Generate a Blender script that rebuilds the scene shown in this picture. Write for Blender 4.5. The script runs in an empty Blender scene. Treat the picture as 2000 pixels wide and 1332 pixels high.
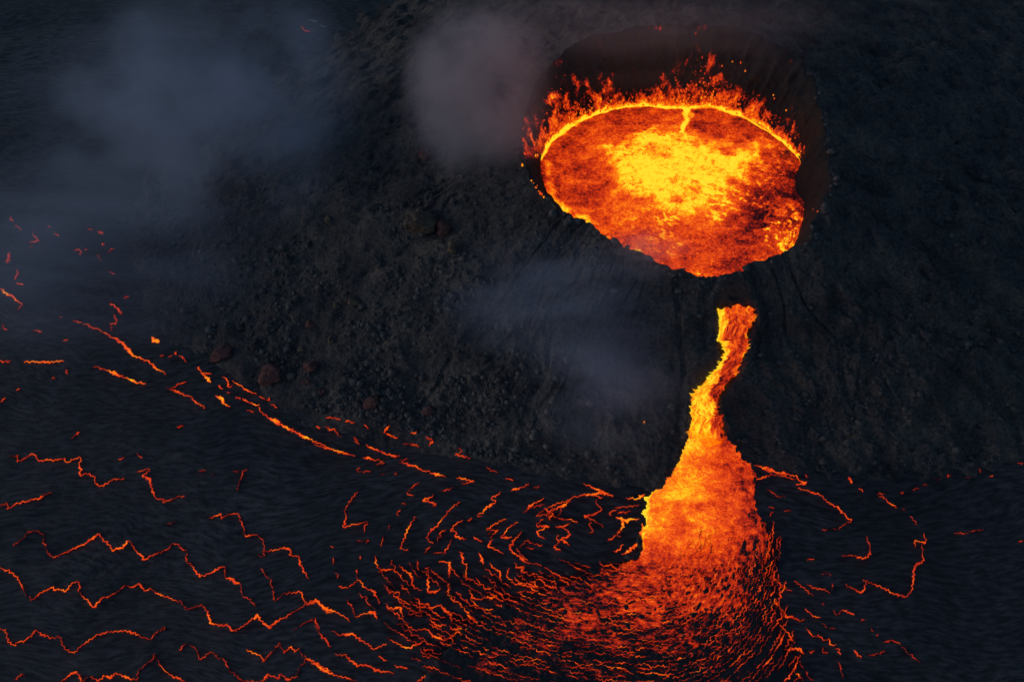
import bpy, math, random
import numpy as np

# ------------------------------------------------------------------ camera, sky, light, exposure
sc = bpy.context.scene
COL = sc.collection
CAM_Z, DEPR, FPX = 200.0, math.radians(50), 1000 / math.tan(math.radians(25))
cam_d = bpy.data.cameras.new('camera')
cam_d.sensor_width = 36
cam_d.lens = 18 / math.tan(math.radians(25))
cam_d.clip_start, cam_d.clip_end = 1.0, 20000
cam = bpy.data.objects.new('camera', cam_d)
COL.objects.link(cam)
cam.location = (0, 0, CAM_Z)
cam.rotation_euler = (math.radians(90) - DEPR, 0, 0)
sc.camera = cam

SUN_EL, SUN_AZ = math.radians(10.0), math.radians(-86)     # after sunset glow, low on the left
w = bpy.data.worlds.new('World')
sc.world = w
w.use_nodes = True
nt = w.node_tree
sky = nt.nodes.new('ShaderNodeTexSky')
sky.sky_type = 'NISHITA'
sky.sun_disc = False
sky.sun_elevation = SUN_EL
sky.sun_rotation = SUN_AZ
sky.ozone_density = 3.2
sky.dust_density = 0.6
nt.links.new(sky.outputs[0], nt.nodes['Background'].inputs[0])
nt.nodes['Background'].inputs[1].default_value = 0.070

sun_d = bpy.data.lights.new('sun', 'SUN')
sun_d.energy = 0.5
sun_d.angle = math.radians(30)
sun_d.color = (0.92, 0.88, 1.0)
sun = bpy.data.objects.new('sun', sun_d)
COL.objects.link(sun)
from mathutils import Vector
sun.rotation_euler = Vector((math.sin(SUN_AZ) * math.cos(SUN_EL), math.cos(SUN_AZ) * math.cos(SUN_EL), math.sin(SUN_EL))).to_track_quat('Z', 'Y').to_euler()
sc.view_settings.view_transform = 'Standard'
sc.view_settings.look = 'None'
sc.view_settings.exposure = 0.0
sc.view_settings.gamma = 1.0
sc.cycles.volume_step_rate = 2.5
sc.cycles.volume_max_steps = 32
sc.cycles.use_adaptive_sampling = True
sc.cycles.adaptive_threshold = 0.02
sc.cycles.max_bounces = 3
sc.cycles.diffuse_bounces = 1
sc.cycles.glossy_bounces = 1
sc.cycles.volume_bounces = 0
sc.cycles.sample_clamp_indirect = 2.0

rng = np.random.default_rng(7)
random.seed(7)

# ------------------------------------------------------------------ noise helpers (numpy)
def _hash(ix, iy, s):
    n = (ix.astype(np.int64) * 374761393 + iy.astype(np.int64) * 668265263 + s * 974634777) & 0x7fffffff
    n = ((n ^ (n >> 13)) * 1274126177) & 0x7fffffff
    n = n ^ (n >> 16)
    return (n & 0xffff) / 65535.0

def vnoise(x, y, s=0):
    x = np.asarray(x, float); y = np.asarray(y, float)
    ix, iy = np.floor(x), np.floor(y)
    fx, fy = x - ix, y - iy
    ux, uy = fx * fx * (3 - 2 * fx), fy * fy * (3 - 2 * fy)
    a, b = _hash(ix, iy, s), _hash(ix + 1, iy, s)
    c, d = _hash(ix, iy + 1, s), _hash(ix + 1, iy + 1, s)
    return (a + (b - a) * ux) * (1 - uy) + (c + (d - c) * ux) * uy

def fbm(x, y, o=4, s=0, g=0.5):
    v, a, t = 0.0, 1.0, 0.0
    c, sn = math.cos(0.7), math.sin(0.7)
    x = np.asarray(x, float); y = np.asarray(y, float)
    for i in range(o):
        v = v + a * vnoise(x, y, s + i * 17)
        t += a; a *= g
        x, y = (x * c - y * sn) * 2.03 + 5.1, (x * sn + y * c) * 2.03 + 3.7
    return v / t          # 0..1

def sstep(a, b, x):
    t = np.clip((np.asarray(x, float) - a) / (b - a), 0, 1)
    return t * t * (3 - 2 * t)

# ------------------------------------------------------------------ projection
def rays(px):
    px = np.atleast_2d(np.asarray(px, float))
    u, v = px[:, 0] - 1000, 666 - px[:, 1]
    c, s = math.cos(DEPR), math.sin(DEPR)
    d = np.stack([u, FPX * c + v * s, -FPX * s + v * c], 1)
    return d / np.linalg.norm(d, axis=1)[:, None]

def at_z(px, z):
    d = rays(px)
    t = (np.asarray(z, float) - CAM_Z) / d[:, 2]
    return np.array([0, 0, CAM_Z]) + d * t[:, None]

def to_px(P):
    P = np.asarray(P, float)
    c, s = math.cos(DEPR), math.sin(DEPR)
    x, y, z = P[..., 0], P[..., 1], P[..., 2] - CAM_Z
    f = y * c - z * s
    return np.stack([1000 + FPX * x / f, 666 - FPX * (y * s + z * c) / f], -1)

# ------------------------------------------------------------------ the shape of the cone
LAKE_Z = 20.0
CEN = at_z([(1325, 345)], LAKE_Z)[0][:2]

def polar(px, z):
    P = at_z(px, z)
    d = P[:, :2] - CEN
    return np.arctan2(d[:, 1], d[:, 0]), np.hypot(d[:, 0], d[:, 1])

NTH = 2048
TH = np.linspace(-math.pi, math.pi, NTH, endpoint=False)
def table(th, val, smooth=6):
    o = np.argsort(th); th, val = th[o], np.asarray(val, float)[o]
    th = np.concatenate([th - 2 * math.pi, th, th + 2 * math.pi]); val = np.tile(val, 3)
    v = np.interp(TH, th, val)
    k = np.exp(-0.5 * (np.arange(-3 * smooth, 3 * smooth + 1) / smooth) ** 2); k /= k.sum()
    n = 3 * smooth
    return np.convolve(np.concatenate([v[-n:], v, v[:n]]), k, 'valid')
def look(tab, th):
    f = (np.asarray(th) + math.pi) / (2 * math.pi) * NTH
    i = np.floor(f).astype(int)
    a = f - i
    return tab[i % NTH] * (1 - a) + tab[(i + 1) % NTH] * a

RIM = [(1038, 352, 29), (1072, 394, 28.5), (1110, 418, 28), (1150, 436, 27.6), (1185, 462, 27), (1250, 492, 26), (1310, 522, 25), (1350, 534, 24.4), (1390, 544, 24),
       (1430, 533, 24.2), (1480, 510, 25), (1530, 490, 26.5), (1578, 462, 28), (1600, 420, 29), (1606, 360, 30.5), (1612, 290, 32), (1606, 220, 33.5), (1585, 150, 35),
       (1540, 95, 36), (1450, 55, 37), (1350, 42, 37.5), (1230, 50, 37), (1130, 82, 36), (1062, 140, 34), (1028, 215, 32), (1020, 285, 30.5)]
th, rr = polar([(a, b) for a, b, c in RIM], [c for a, b, c in RIM])
R_RIM, Z_RIM = table(th, rr, 5), table(th, [c for a, b, c in RIM], 14)
_m = np.maximum(sstep(-0.35, 0.1, np.sin(TH)), sstep(0.3, 0.8, np.cos(TH)))
R_RIM = R_RIM + (fbm(np.cos(TH) * 5, np.sin(TH) * 5, 4, 19) - 0.5) * 7.0 * _m * sstep(-0.85, -0.4, np.cos(TH)) + (fbm(np.cos(TH) * 22, np.sin(TH) * 22, 3, 23) - 0.5) * 2.2 * (1 - _m)
LAKE_PX = [(1075, 388), (1060, 350), (1056, 308), (1075, 275), (1110, 248), (1150, 228), (1190, 213), (1230, 206), (1290, 208), (1340, 211), (1385, 206), (1420, 216),
           (1460, 232), (1500, 255), (1535, 285), (1562, 308), (1565, 320), (1552, 345), (1553, 372), (1570, 395), (1569, 425), (1562, 450)]
th2, rl = polar(LAKE_PX, LAKE_Z)
thn = np.linspace(th2.min() - 2 * math.pi + 0.06 if False else -math.pi, math.pi, 400)
near = [(1110, 440), (1180, 490), (1260, 530), (1340, 565), (1390, 580), (1440, 570), (1500, 530), (1545, 490)]
th3, rl3 = polar(near, LAKE_Z)
R_LAKE = np.minimum(table(np.concatenate([th2, th3]), np.concatenate([rl, rl3]), 4), R_RIM - 0.8)
BASE = [(1250, 968), (1130, 945), (1020, 922), (900, 893), (800, 860), (700, 832), (620, 815), (560, 800), (500, 775), (450, 745), (390, 715), (330, 675), (285, 620), (255, 560), (240, 500),
        (255, 420), (310, 330), (420, 230), (560, 140), (700, 50), (850, -40), (1000, -110), (1300, -160), (1700, -120), (2100, 60), (2420, 400), (2420, 700), (2200, 870), (2000, 908),
        (1850, 922), (1700, 926), (1570, 925), (1480, 915), (1400, 955), (1320, 975)]
th4, rb = polar(BASE, 0.0)
R_BASE = table(th4, rb, 10)

def cone_h(x, y, rough=True):
    dx, dy = x - CEN[0], y - CEN[1]
    th, r = np.arctan2(dy, dx), np.hypot(dx, dy)
    a, b, zr = look(R_RIM, th), look(R_BASE, th), look(Z_RIM, th)
    s = (r - a) / (b - a)
    z = zr * np.power(np.clip(1 - s, 0, 2), 1.12) - np.clip(s - 1, 0, 1) * 14
    if rough:
        env = sstep(-0.02, 0.12, s)
        z = z + (fbm(x / 3.0, y / 3.0, 3, 15) - 0.5) * (0.5 + 2.2 * np.maximum(sstep(-10, 20, y - CEN[1]), sstep(18, 32, x - CEN[0])))
        z = z + env * (fbm(x / 22, y / 22, 4, 3) - 0.5) * 5.0 * sstep(1.02, 0.7, s)
        z = z - env * sstep(0.62, 0.5, np.abs(fbm(th * 11 + fbm(x / 12, y / 12, 2, 6) * 1.5, r / 45, 3, 13) - 0.5) * 6 + 0.2) * 0.55 * sstep(1.0, 0.6, s)
        z = z + env * (fbm(x / 4.2, y / 4.2, 4, 9) - 0.5) * 2.0 * sstep(1.05, 0.9, s)
        z = z + (fbm(x / 1.3, y / 1.3, 3, 21) - 0.5) * 0.7
    return z

MOUTH = at_z([(1290, 1010)], 0.0)[0][:2]
def field_h(x, y):
    wx, wy = fbm(x / 60, y / 60, 2, 40) * 40, fbm(x / 60, y / 60, 2, 44) * 40
    z = (fbm((x + wx) / 45, (y + wy) / 22, 4, 51) - 0.5) * 3.0
    z = z + (fbm((x + wx) / 7.0, (y + wy * 1.5) / 1.7, 4, 61) - 0.5) * 0.5
    r = np.hypot(x - MOUTH[0], y - MOUTH[1])
    return z * sstep(0, 60, r) * 0.8 + 0.6 * sstep(60, 0, r) - 0.15

def h0(x, y):
    return np.maximum(cone_h(x, y), field_h(x, y))

class Grid:
    """a height function sampled once on a grid, read back bilinearly"""
    def __init__(self, f, x0=-175, x1=145, y0=58, y1=345, st=0.35):
        self.x0, self.y0, self.st = x0, y0, st
        gx, gy = np.arange(x0, x1, st), np.arange(y0, y1, st)
        X, Y = np.meshgrid(gx, gy)
        self.z = f(X, Y); self.n = self.z.shape
    def __call__(self, x, y):
        fx = np.clip((np.asarray(x) - self.x0) / self.st, 0, self.n[1] - 1.001); fy = np.clip((np.asarray(y) - self.y0) / self.st, 0, self.n[0] - 1.001)
        i, j = fx.astype(int), fy.astype(int); a, b = fx - i, fy - j
        z = self.z
        return (z[j, i] * (1 - a) + z[j, i + 1] * a) * (1 - b) + (z[j + 1, i] * (1 - a) + z[j + 1, i + 1] * a) * b
H0G = Grid(lambda x, y: np.maximum(cone_h(x, y), field_h(x, y)))

# stream edges in the photograph: left, right
S_L = [(1402, 605), (1406, 628), (1404, 648), (1400, 666), (1412, 668), (1415, 690), (1406, 712), (1383, 735), (1366, 756), (1352, 768), (1352, 790), (1348, 806), (1356, 818), (1350, 826), (1348, 836)]
S_R = [(1470, 606), (1474, 624), (1462, 634), (1457, 656), (1460, 676), (1449, 702), (1436, 732), (1418, 748), (1406, 768), (1402, 782), (1398, 800), (1404, 814), (1408, 828), (1412, 840)]

def hit(px, hf, lo=150.0, hi=620.0, step=0.7):
    d = rays(px)
    o = np.array([0, 0, CAM_Z])
    n = len(d)
    t0 = np.full(n, lo); done = np.zeros(n, bool); t1 = np.full(n, hi)
    t = lo
    while t < hi and not done.all():
        P = o + d * t
        below = (P[:, 2] < hf(P[:, 0], P[:, 1])) & ~done
        t1[below] = t; t0[below] = t - step
        done |= below
        t += step
    for _ in range(10):
        m = (t0 + t1) / 2
        P = o + d * m[:, None]
        b = P[:, 2] < hf(P[:, 0], P[:, 1])
        t1 = np.where(b, m, t1); t0 = np.where(b, t0, m)
    return o + d * t1[:, None]

def resample(px, n):
    px = np.asarray(px, float)
    s = np.concatenate([[0], np.cumsum(np.hypot(*np.diff(px, axis=0).T))])
    q = np.linspace(0, s[-1], n)
    return np.stack([np.interp(q, s, px[:, 0]), np.interp(q, s, px[:, 1])], 1)

SN = 150
SLp, SRp = resample(S_L, SN), resample(S_R, SN)
SL3, SR3 = hit(SLp, H0G), hit(SRp, H0G)
SC = (SL3 + SR3) / 2
SHW = np.hypot(*(SL3 - SR3)[:, :2].T) / 2

def stream_d(x, y):
    """distance to the stream's banks (negative inside)"""
    x = np.asarray(x, float); y = np.asarray(y, float)
    sh = x.shape
    x, y = x.ravel(), y.ravel()
    out = np.full(x.shape, 99.0)
    m = (x > SC[:, 0].min() - 14) & (x < SC[:, 0].max() + 14) & (y > SC[:, 1].min() - 4) & (y < SC[:, 1].max() + 6)
    if m.any():
        X, Y = x[m], y[m]
        best = np.full(X.shape, 99.0)
        for k in range(0, SN, 2):
            dd = np.hypot(X - SC[k, 0], Y - SC[k, 1]) - SHW[k]
            best = np.minimum(best, dd)
        out[m] = best
    return out.reshape(sh)

def h(x, y):
    z = H0G(x, y)
    d = stream_d(x, y)
    lev = 0.9 * np.exp(-((d - 1.2) / 0.9) ** 2) * (0.4 + 1.2 * vnoise(np.asarray(x) / 1.5, np.asarray(y) / 1.5, 77))
    return z + np.where(d < 50, lev - 1.6 * sstep(0.3, -1.2, d), 0)

h_true, h0_true = h, h0
h0 = H0G
HG = Grid(h_true)
h = HG

# ------------------------------------------------------------------ mesh helpers
def mesh(name, V, F, mat=None, parent=None, smooth=False, attrs=None):
    V = np.asarray(V, np.float32); F = np.asarray(F, np.int32)
    me = bpy.data.meshes.new(name)
    n, k = F.shape
    me.vertices.add(len(V)); me.vertices.foreach_set('co', V.ravel())
    me.loops.add(n * k); me.loops.foreach_set('vertex_index', F.ravel())
    me.polygons.add(n)
    me.polygons.foreach_set('loop_start', np.arange(0, n * k, k, dtype=np.int32))
    if smooth:
        me.polygons.foreach_set('use_smooth', np.ones(n, bool))
    for an, av in (attrs or {}).items():
        av = np.asarray(av, np.float32)
        if av.ndim == 1:
            a = me.attributes.new(an, 'FLOAT', 'POINT'); a.data.foreach_set('value', av)
        else:
            a = me.attributes.new(an, 'FLOAT_VECTOR', 'POINT'); a.data.foreach_set('vector', av.ravel())
    me.update(calc_edges=True)
    if mat: me.materials.append(mat)
    o = bpy.data.objects.new(name, me)
    COL.objects.link(o)
    if parent: o.parent = parent
    return o

def tag(o, label=None, cat=None, group=None, kind=None):
    for k, v in (('label', label), ('category', cat), ('group', group), ('kind', kind)):
        if v: o[k] = v
    return o

def grid_faces(nr, nc, wrap=False):
    r = np.arange(nr - 1)[:, None]
    c = np.arange(nc if wrap else nc - 1)[None, :]
    c2 = (c + 1) % nc
    a, b, d, e = r * nc + c, r * nc + c2, (r + 1) * nc + c2, (r + 1) * nc + c
    return np.stack([a, b, d, e], -1).reshape(-1, 4)

# ------------------------------------------------------------------ materials
def new_mat(name):
    m = bpy.data.materials.new(name); m.use_nodes = True
    t = m.node_tree
    for n in list(t.nodes): t.nodes.remove(n)
    out = t.nodes.new('ShaderNodeOutputMaterial')
    return m, t, out
def N(t, typ, **kw):
    n = t.nodes.new(typ)
    for k, v in kw.items():
        if k.startswith('i_'):
            n.inputs[k[2:].replace('_', ' ')].default_value = v
        else: setattr(n, k, v)
    return n
def ramp(t, stops, mode='LINEAR'):
    n = t.nodes.new('ShaderNodeValToRGB')
    n.color_ramp.interpolation = mode
    e = n.color_ramp.elements
    while len(e) > 1: e.remove(e[-1])
    e[0].position, e[0].color = stops[0][0], (*stops[0][1], 1)
    for p, c in stops[1:]:
        q = e.new(p); q.color = (*c, 1)
    return n
def math_n(t, op, a, b=None, clamp=False):
    n = t.nodes.new('ShaderNodeMath'); n.operation = op; n.use_clamp = clamp
    for i, v in enumerate((a, b)):
        if v is None: continue
        if isinstance(v, (int, float)): n.inputs[i].default_value = v
        else: t.links.new(v, n.inputs[i])
    return n.outputs[0]

def rock_mat(name, c0, c1, c2, rough=0.85, s1=0.08, s2=1.2, bump=0.5, bdist=0.5, stretch=None, spec=0.3, con=((0.3, 0.35), (0.5, 0.9), (0.7, 1.5))):
    m, t, out = new_mat(name)
    L = t.links.new
    tc = N(t, 'ShaderNodeTexCoord')
    mp = N(t, 'ShaderNodeMapping')
    L(tc.outputs['Object'], mp.inputs[0])
    n1 = N(t, 'ShaderNodeTexNoise', i_Scale=s1, i_Detail=6.0, i_Roughness=0.6)
    n2 = N(t, 'ShaderNodeTexNoise', i_Scale=s2, i_Detail=5.0, i_Roughness=0.65)
    L(mp.outputs[0], n1.inputs[0])
    if stretch:
        wv = N(t, 'ShaderNodeTexNoise', i_Scale=0.02, i_Detail=2.0)
        L(tc.outputs['Object'], wv.inputs[0])
        add = N(t, 'ShaderNodeVectorMath', operation='MULTIPLY_ADD')
        L(wv.outputs['Color'], add.inputs[0]); add.inputs[1].default_value = (26, 26, 0); L(tc.outputs['Object'], add.inputs[2])
        m2 = N(t, 'ShaderNodeMapping'); m2.inputs['Scale'].default_value = stretch
        m2.inputs['Rotation'].default_value = (0, 0, -0.35)
        L(add.outputs[0], m2.inputs[0]); L(m2.outputs[0], n2.inputs[0])
    else:
        L(mp.outputs[0], n2.inputs[0])
    r1 = ramp(t, [(0.3, c0), (0.5, c1), (0.72, c2)])
    L(n1.outputs[0], r1.inputs[0])
    mx = N(t, 'ShaderNodeMix', data_type='RGBA', blend_type='MULTIPLY'); mx.inputs[0].default_value = 0.85
    L(r1.outputs[0], mx.inputs[6])
    r2 = ramp(t, [(p_, (v_,) * 3) for p_, v_ in con])
    L(n2.outputs[0], r2.inputs[0]); L(r2.outputs[0], mx.inputs[7])
    bs = N(t, 'ShaderNodeBsdfPrincipled', i_Roughness=rough)
    bs.inputs['Specular IOR Level'].default_value = spec
    L(mx.outputs[2], bs.inputs['Base Color'])
    bp = N(t, 'ShaderNodeBump', i_Strength=bump, i_Distance=bdist)
    L(n2.outputs[0], bp.inputs['Height']); L(bp.outputs[0], bs.inputs['Normal'])
    L(bs.outputs[0], out.inputs[0])
    return m

HEAT = [(0.0, (0, 0, 0)), (0.14, (0.001, 0.0001, 0.0)), (0.21, (0.02, 0.0009, 0.0002)), (0.30, (0.16, 0.0045, 0.0008)), (0.46, (0.55, 0.026, 0.0012)), (0.62, (0.90, 0.085, 0.0015)),
        (0.76, (1.0, 0.22, 0.002)), (0.88, (1.0, 0.47, 0.004)), (1.0, (1.0, 0.74, 0.022))]

def lava_mat(name, attr='glow', amp=0.5, scale=1.2, uvattr=None, stretch=(1, 1, 1), amp2=0.25, scale2=5.0, base=(0.02, 0.019, 0.02), gain=1.0, sample=True, bump=0.5, spec=0.5):
    """crust and melt: the point attribute is the temperature, noise breaks it into crust and melt; heat above ~0.14 glows"""
    m, t, out = new_mat(name)
    L = t.links.new
    at = N(t, 'ShaderNodeAttribute', attribute_name=attr)
    if uvattr:
        src = N(t, 'ShaderNodeAttribute', attribute_name=uvattr).outputs['Vector']
    else:
        src = N(t, 'ShaderNodeTexCoord').outputs['Object']
    mp = N(t, 'ShaderNodeMapping'); mp.inputs['Scale'].default_value = stretch
    L(src, mp.inputs[0])
    n1 = N(t, 'ShaderNodeTexNoise', i_Scale=scale, i_Detail=5.0, i_Roughness=0.65, i_Distortion=0.4)
    n2 = N(t, 'ShaderNodeTexNoise', i_Scale=scale2, i_Detail=3.0, i_Roughness=0.6)
    L(mp.outputs[0], n1.inputs[0]); L(mp.outputs[0], n2.inputs[0])
    a = math_n(t, 'MULTIPLY', math_n(t, 'SUBTRACT', n1.outputs[0], 0.5), amp * 2)
    b = math_n(t, 'MULTIPLY', math_n(t, 'SUBTRACT', n2.outputs[0], 0.5), amp2 * 2)
    hh = math_n(t, 'ADD', math_n(t, 'ADD', at.outputs['Fac'], a), b, True)
    r = ramp(t, HEAT); L(hh, r.inputs[0])
    bs = N(t, 'ShaderNodeBsdfPrincipled', i_Roughness=0.7)
    bs.inputs['Base Color'].default_value = (*base, 1)
    bs.inputs['Specular IOR Level'].default_value = spec
    L(r.outputs[0], bs.inputs['Emission Color']); bs.inputs['Emission Strength'].default_value = gain
    bp = N(t, 'ShaderNodeBump', i_Strength=bump, i_Distance=0.4)
    L(hh, bp.inputs['Height']); L(bp.outputs[0], bs.inputs['Normal'])
    L(bs.outputs[0], out.inputs[0])
    if not sample:
        m.cycles.emission_sampling = 'NONE'
    return m

M_field = rock_mat('crust', (0.034, 0.030, 0.031), (0.054, 0.048, 0.049), (0.078, 0.071, 0.071), rough=0.55, s1=0.03, s2=0.8, bump=0.9, bdist=0.5, stretch=(0.42, 1.5, 1), spec=0.4, con=((0.38, 0.22), (0.5, 0.85), (0.64, 1.75)))
M_cone = rock_mat('scoria', (0.062, 0.055, 0.053), (0.112, 0.098, 0.09), (0.19, 0.155, 0.125), rough=0.95, s1=0.09, s2=1.3, bump=1.0, bdist=0.9, spec=0.2)
M_rub = rock_mat('rubble', (0.06, 0.058, 0.056), (0.11, 0.102, 0.096), (0.2, 0.175, 0.15), rough=0.9, s1=0.5, s2=2.5, bump=0.5, bdist=0.2, spec=0.2)
M_red = rock_mat('red_rock', (0.12, 0.05, 0.045), (0.19, 0.085, 0.072), (0.24, 0.12, 0.10), rough=0.9, s1=0.3, s2=2.0, bump=0.8, bdist=0.3, spec=0.2)
M_tan = rock_mat('tan_rock', (0.11, 0.08, 0.055), (0.17, 0.12, 0.08), (0.22, 0.165, 0.115), rough=0.9, s1=0.3, s2=2.0, bump=0.8, bdist=0.3, spec=0.2)
M_grey = rock_mat('grey_rock', (0.05, 0.05, 0.05), (0.08, 0.075, 0.07), (0.11, 0.1, 0.09), rough=0.9, s1=0.3, s2=2.0, bump=0.8, bdist=0.3, spec=0.2)
M_pale = rock_mat('pale_rock', (0.12, 0.12, 0.11), (0.3, 0.3, 0.28), (0.42, 0.42, 0.4), rough=0.9, s1=0.6, s2=2.5, bump=0.8, bdist=0.3, spec=0.2)
M_plate = rock_mat('plate_crust', (0.018, 0.018, 0.02), (0.028, 0.028, 0.03), (0.04, 0.038, 0.04), rough=0.6, s1=0.4, s2=3.0, bump=0.5, bdist=0.15, spec=0.4)
M_lake = lava_mat('lake_melt', amp=0.36, scale=1.2, amp2=0.34, scale2=3.2, gain=1.0)
M_wall = lava_mat('spattered_wall', amp=0.55, scale=0.6, uvattr='uvm', stretch=(1, 0.7, 1), amp2=0.45, scale2=2.2, base=(0.034, 0.032, 0.033), sample=False, spec=0.05)
M_stream = lava_mat('stream_melt', amp=0.75, scale=0.7, uvattr='uvm', stretch=(1.9, 0.38, 1), amp2=0.34, scale2=1.9)
M_fan = lava_mat('fan_melt', amp=0.36, scale=0.75, stretch=(0.8, 1.1, 1), amp2=0.28, scale2=3.0)
M_crack = lava_mat('crack_melt', amp=0.20, scale=0.8, amp2=0.2, scale2=3.0, sample=False)
M_clot = lava_mat('clot_melt', amp=0.25, scale=1.5, amp2=0.1, scale2=4.0, sample=False)

# ------------------------------------------------------------------ ground: the lava field, one sheet out to the horizon
def axis(lo, hi, step, far):
    a = list(np.arange(lo, hi + step / 2, step))
    g, p, q = step, a[0], a[-1]
    L_, R_ = [], []
    while p > -far:
        g *= 1.25; p -= g; L_.append(p)
    g = step
    while q < far:
        g *= 1.25; q += g; R_.append(q)
    return np.array(L_[::-1] + a + R_)
gx, gy = axis(-150, 130, 0.42, 6000), axis(62, 300, 0.42, 6000)
X, Y = np.meshgrid(gx, gy)
Z = field_h(X, Y)
dx, dy = X - CEN[0], Y - CEN[1]
s_in = np.hypot(dx, dy) / look(R_BASE, np.arctan2(dy, dx))
Z = Z - 6 * sstep(0.97, 0.85, s_in)
field = mesh('lava_field', np.stack([X, Y, Z], -1).reshape(-1, 3), grid_faces(len(gy), len(gx)), M_field, smooth=True)
tag(field, 'dark lava field of cooled crust crossed by glowing cracks', None, None, 'structure')

# ------------------------------------------------------------------ the cone: outer flank and inner crater wall
def th_axis():
    a = np.radians(np.concatenate([np.arange(-180, 20, 0.22), np.arange(20, 150, 0.6), np.arange(150, 180, 0.22)]))
    return a
A = th_axis()
s_rows = np.concatenate([np.linspace(0, 0.05, 8, endpoint=False), np.linspace(0.05, 1.06, 240)])
TT, SS = np.meshgrid(A, s_rows)
a, b = look(R_RIM, TT), look(R_BASE, TT)
RRr = a + (b - a) * SS
X, Y = CEN[0] + RRr * np.cos(TT), CEN[1] + RRr * np.sin(TT)
d = stream_d(X, Y)
Z = cone_h(X, Y) + np.where(d < 50, 0.9 * np.exp(-((d - 1.2) / 0.9) ** 2) * (0.4 + 1.2 * vnoise(X / 1.5, Y / 1.5, 77)) - 1.6 * sstep(0.3, -1.2, d), 0)
cone = mesh('volcano_cone', np.stack([X, Y, Z], -1).reshape(-1, 3), grid_faces(len(s_rows), len(A), True), M_cone, smooth=True)
tag(cone, 'dark spatter cone with rubble flanks around the lava lake', None, None, 'structure')

q_rows = np.linspace(0, 1, 110)
TT, QQ = np.meshgrid(A, q_rows)
rl_, rr_, zr_ = look(R_LAKE, TT), look(R_RIM, TT), look(Z_RIM, TT)
RRr = (rl_ - 0.3) + (rr_ - rl_ + 0.3) * QQ
X, Y = CEN[0] + RRr * np.cos(TT), CEN[1] + RRr * np.sin(TT)
zc = cone_h(CEN[0] + rr_ * np.cos(TT), CEN[1] + rr_ * np.sin(TT))
Z = (LAKE_Z - 1.0) + (zc - LAKE_Z + 1.0) * (1 - (1 - QQ) ** 1.6)
env = np.sin(np.pi * np.clip(QQ, 0, 1)) 
lumps = env * np.clip((rr_ - rl_) / 12, 0.1, 1) * ((fbm(TT * 30, Z / 3.0, 4, 80) - 0.5) * 3.4 + (fbm(TT * 110, Z / 0.8, 3, 84) - 0.5) * 1.0)
X, Y = X - lumps * np.cos(TT), Y - lumps * np.sin(TT)
P = np.stack([X, Y, Z], -1)
wp = to_px(P)
edge_y = np.interp(wp[..., 0], [p[0] for p in LAKE_PX[2:17]], [p[1] for p in LAKE_PX[2:17]])
prof = [(1030, 250), (1055, 235), (1075, 150), (1095, 135), (1115, 185), (1140, 190), (1160, 160), (1190, 165), (1210, 180), (1250, 190), (1290, 165), (1320, 142), (1345, 150),
        (1370, 98), (1388, 115), (1402, 155), (1430, 165), (1460, 192), (1480, 182), (1505, 225), (1550, 245), (1580, 270)]
top_y = np.interp(wp[..., 0], [p[0] for p in prof], [p[1] for p in prof])
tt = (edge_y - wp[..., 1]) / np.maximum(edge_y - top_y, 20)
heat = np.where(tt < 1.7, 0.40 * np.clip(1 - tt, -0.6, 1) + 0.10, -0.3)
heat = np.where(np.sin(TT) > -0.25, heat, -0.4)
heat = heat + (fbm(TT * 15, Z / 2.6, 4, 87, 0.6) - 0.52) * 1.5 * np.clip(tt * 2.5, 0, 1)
heat = np.where((wp[..., 0] > 1572) | ((wp[..., 0] > 1540) & (wp[..., 1] > 302)), -0.4, heat) - 0.9 * sstep(285, 345, wp[..., 1]) * (wp[..., 0] < 1100)
heat = np.maximum(heat, np.where((np.sin(TT) > -0.25) & (wp[..., 1] < 305) & (wp[..., 0] < 1566) & (wp[..., 0] > 1064), 1.1 + (fbm(TT * 14, Z * 0, 3, 89) - 0.5) * 1.6 - np.abs(Z - LAKE_Z - 0.1) * 1.0, -0.4))
wall = mesh('crater_wall', P.reshape(-1, 3), grid_faces(len(q_rows), len(A), True)[:, ::-1], M_wall, parent=cone, smooth=True,
            attrs={'glow': heat.ravel(), 'uvm': np.stack([TT * 33, Z, RRr * 0.3], -1).reshape(-1, 3)})
tag(wall, 'steep inner crater wall splashed with red glowing spatter')

# ------------------------------------------------------------------ lava lake
def seg_d(p, poly, closed=True):
    """distance of points to a polyline, and inside flag"""
    poly = np.asarray(poly, float)
    q = np.roll(poly, -1, 0) if closed else poly[1:]
    a0 = poly if closed else poly[:-1]
    best = np.full(p.shape[:-1], 1e9); ins = np.zeros(p.shape[:-1], bool)
    for (x1, y1), (x2, y2) in zip(a0, q):
        vx, vy = x2 - x1, y2 - y1
        t = np.clip(((p[..., 0] - x1) * vx + (p[..., 1] - y1) * vy) / (vx * vx + vy * vy + 1e-9), 0, 1)
        best = np.minimum(best, np.hypot(p[..., 0] - x1 - t * vx, p[..., 1] - y1 - t * vy))
        if y1 != y2:
            c = ((y1 > p[..., 1]) != (y2 > p[..., 1])) & (p[..., 0] < vx * (p[..., 1] - y1) / (y2 - y1) + x1)
            ins ^= c
    return best, ins

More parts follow.
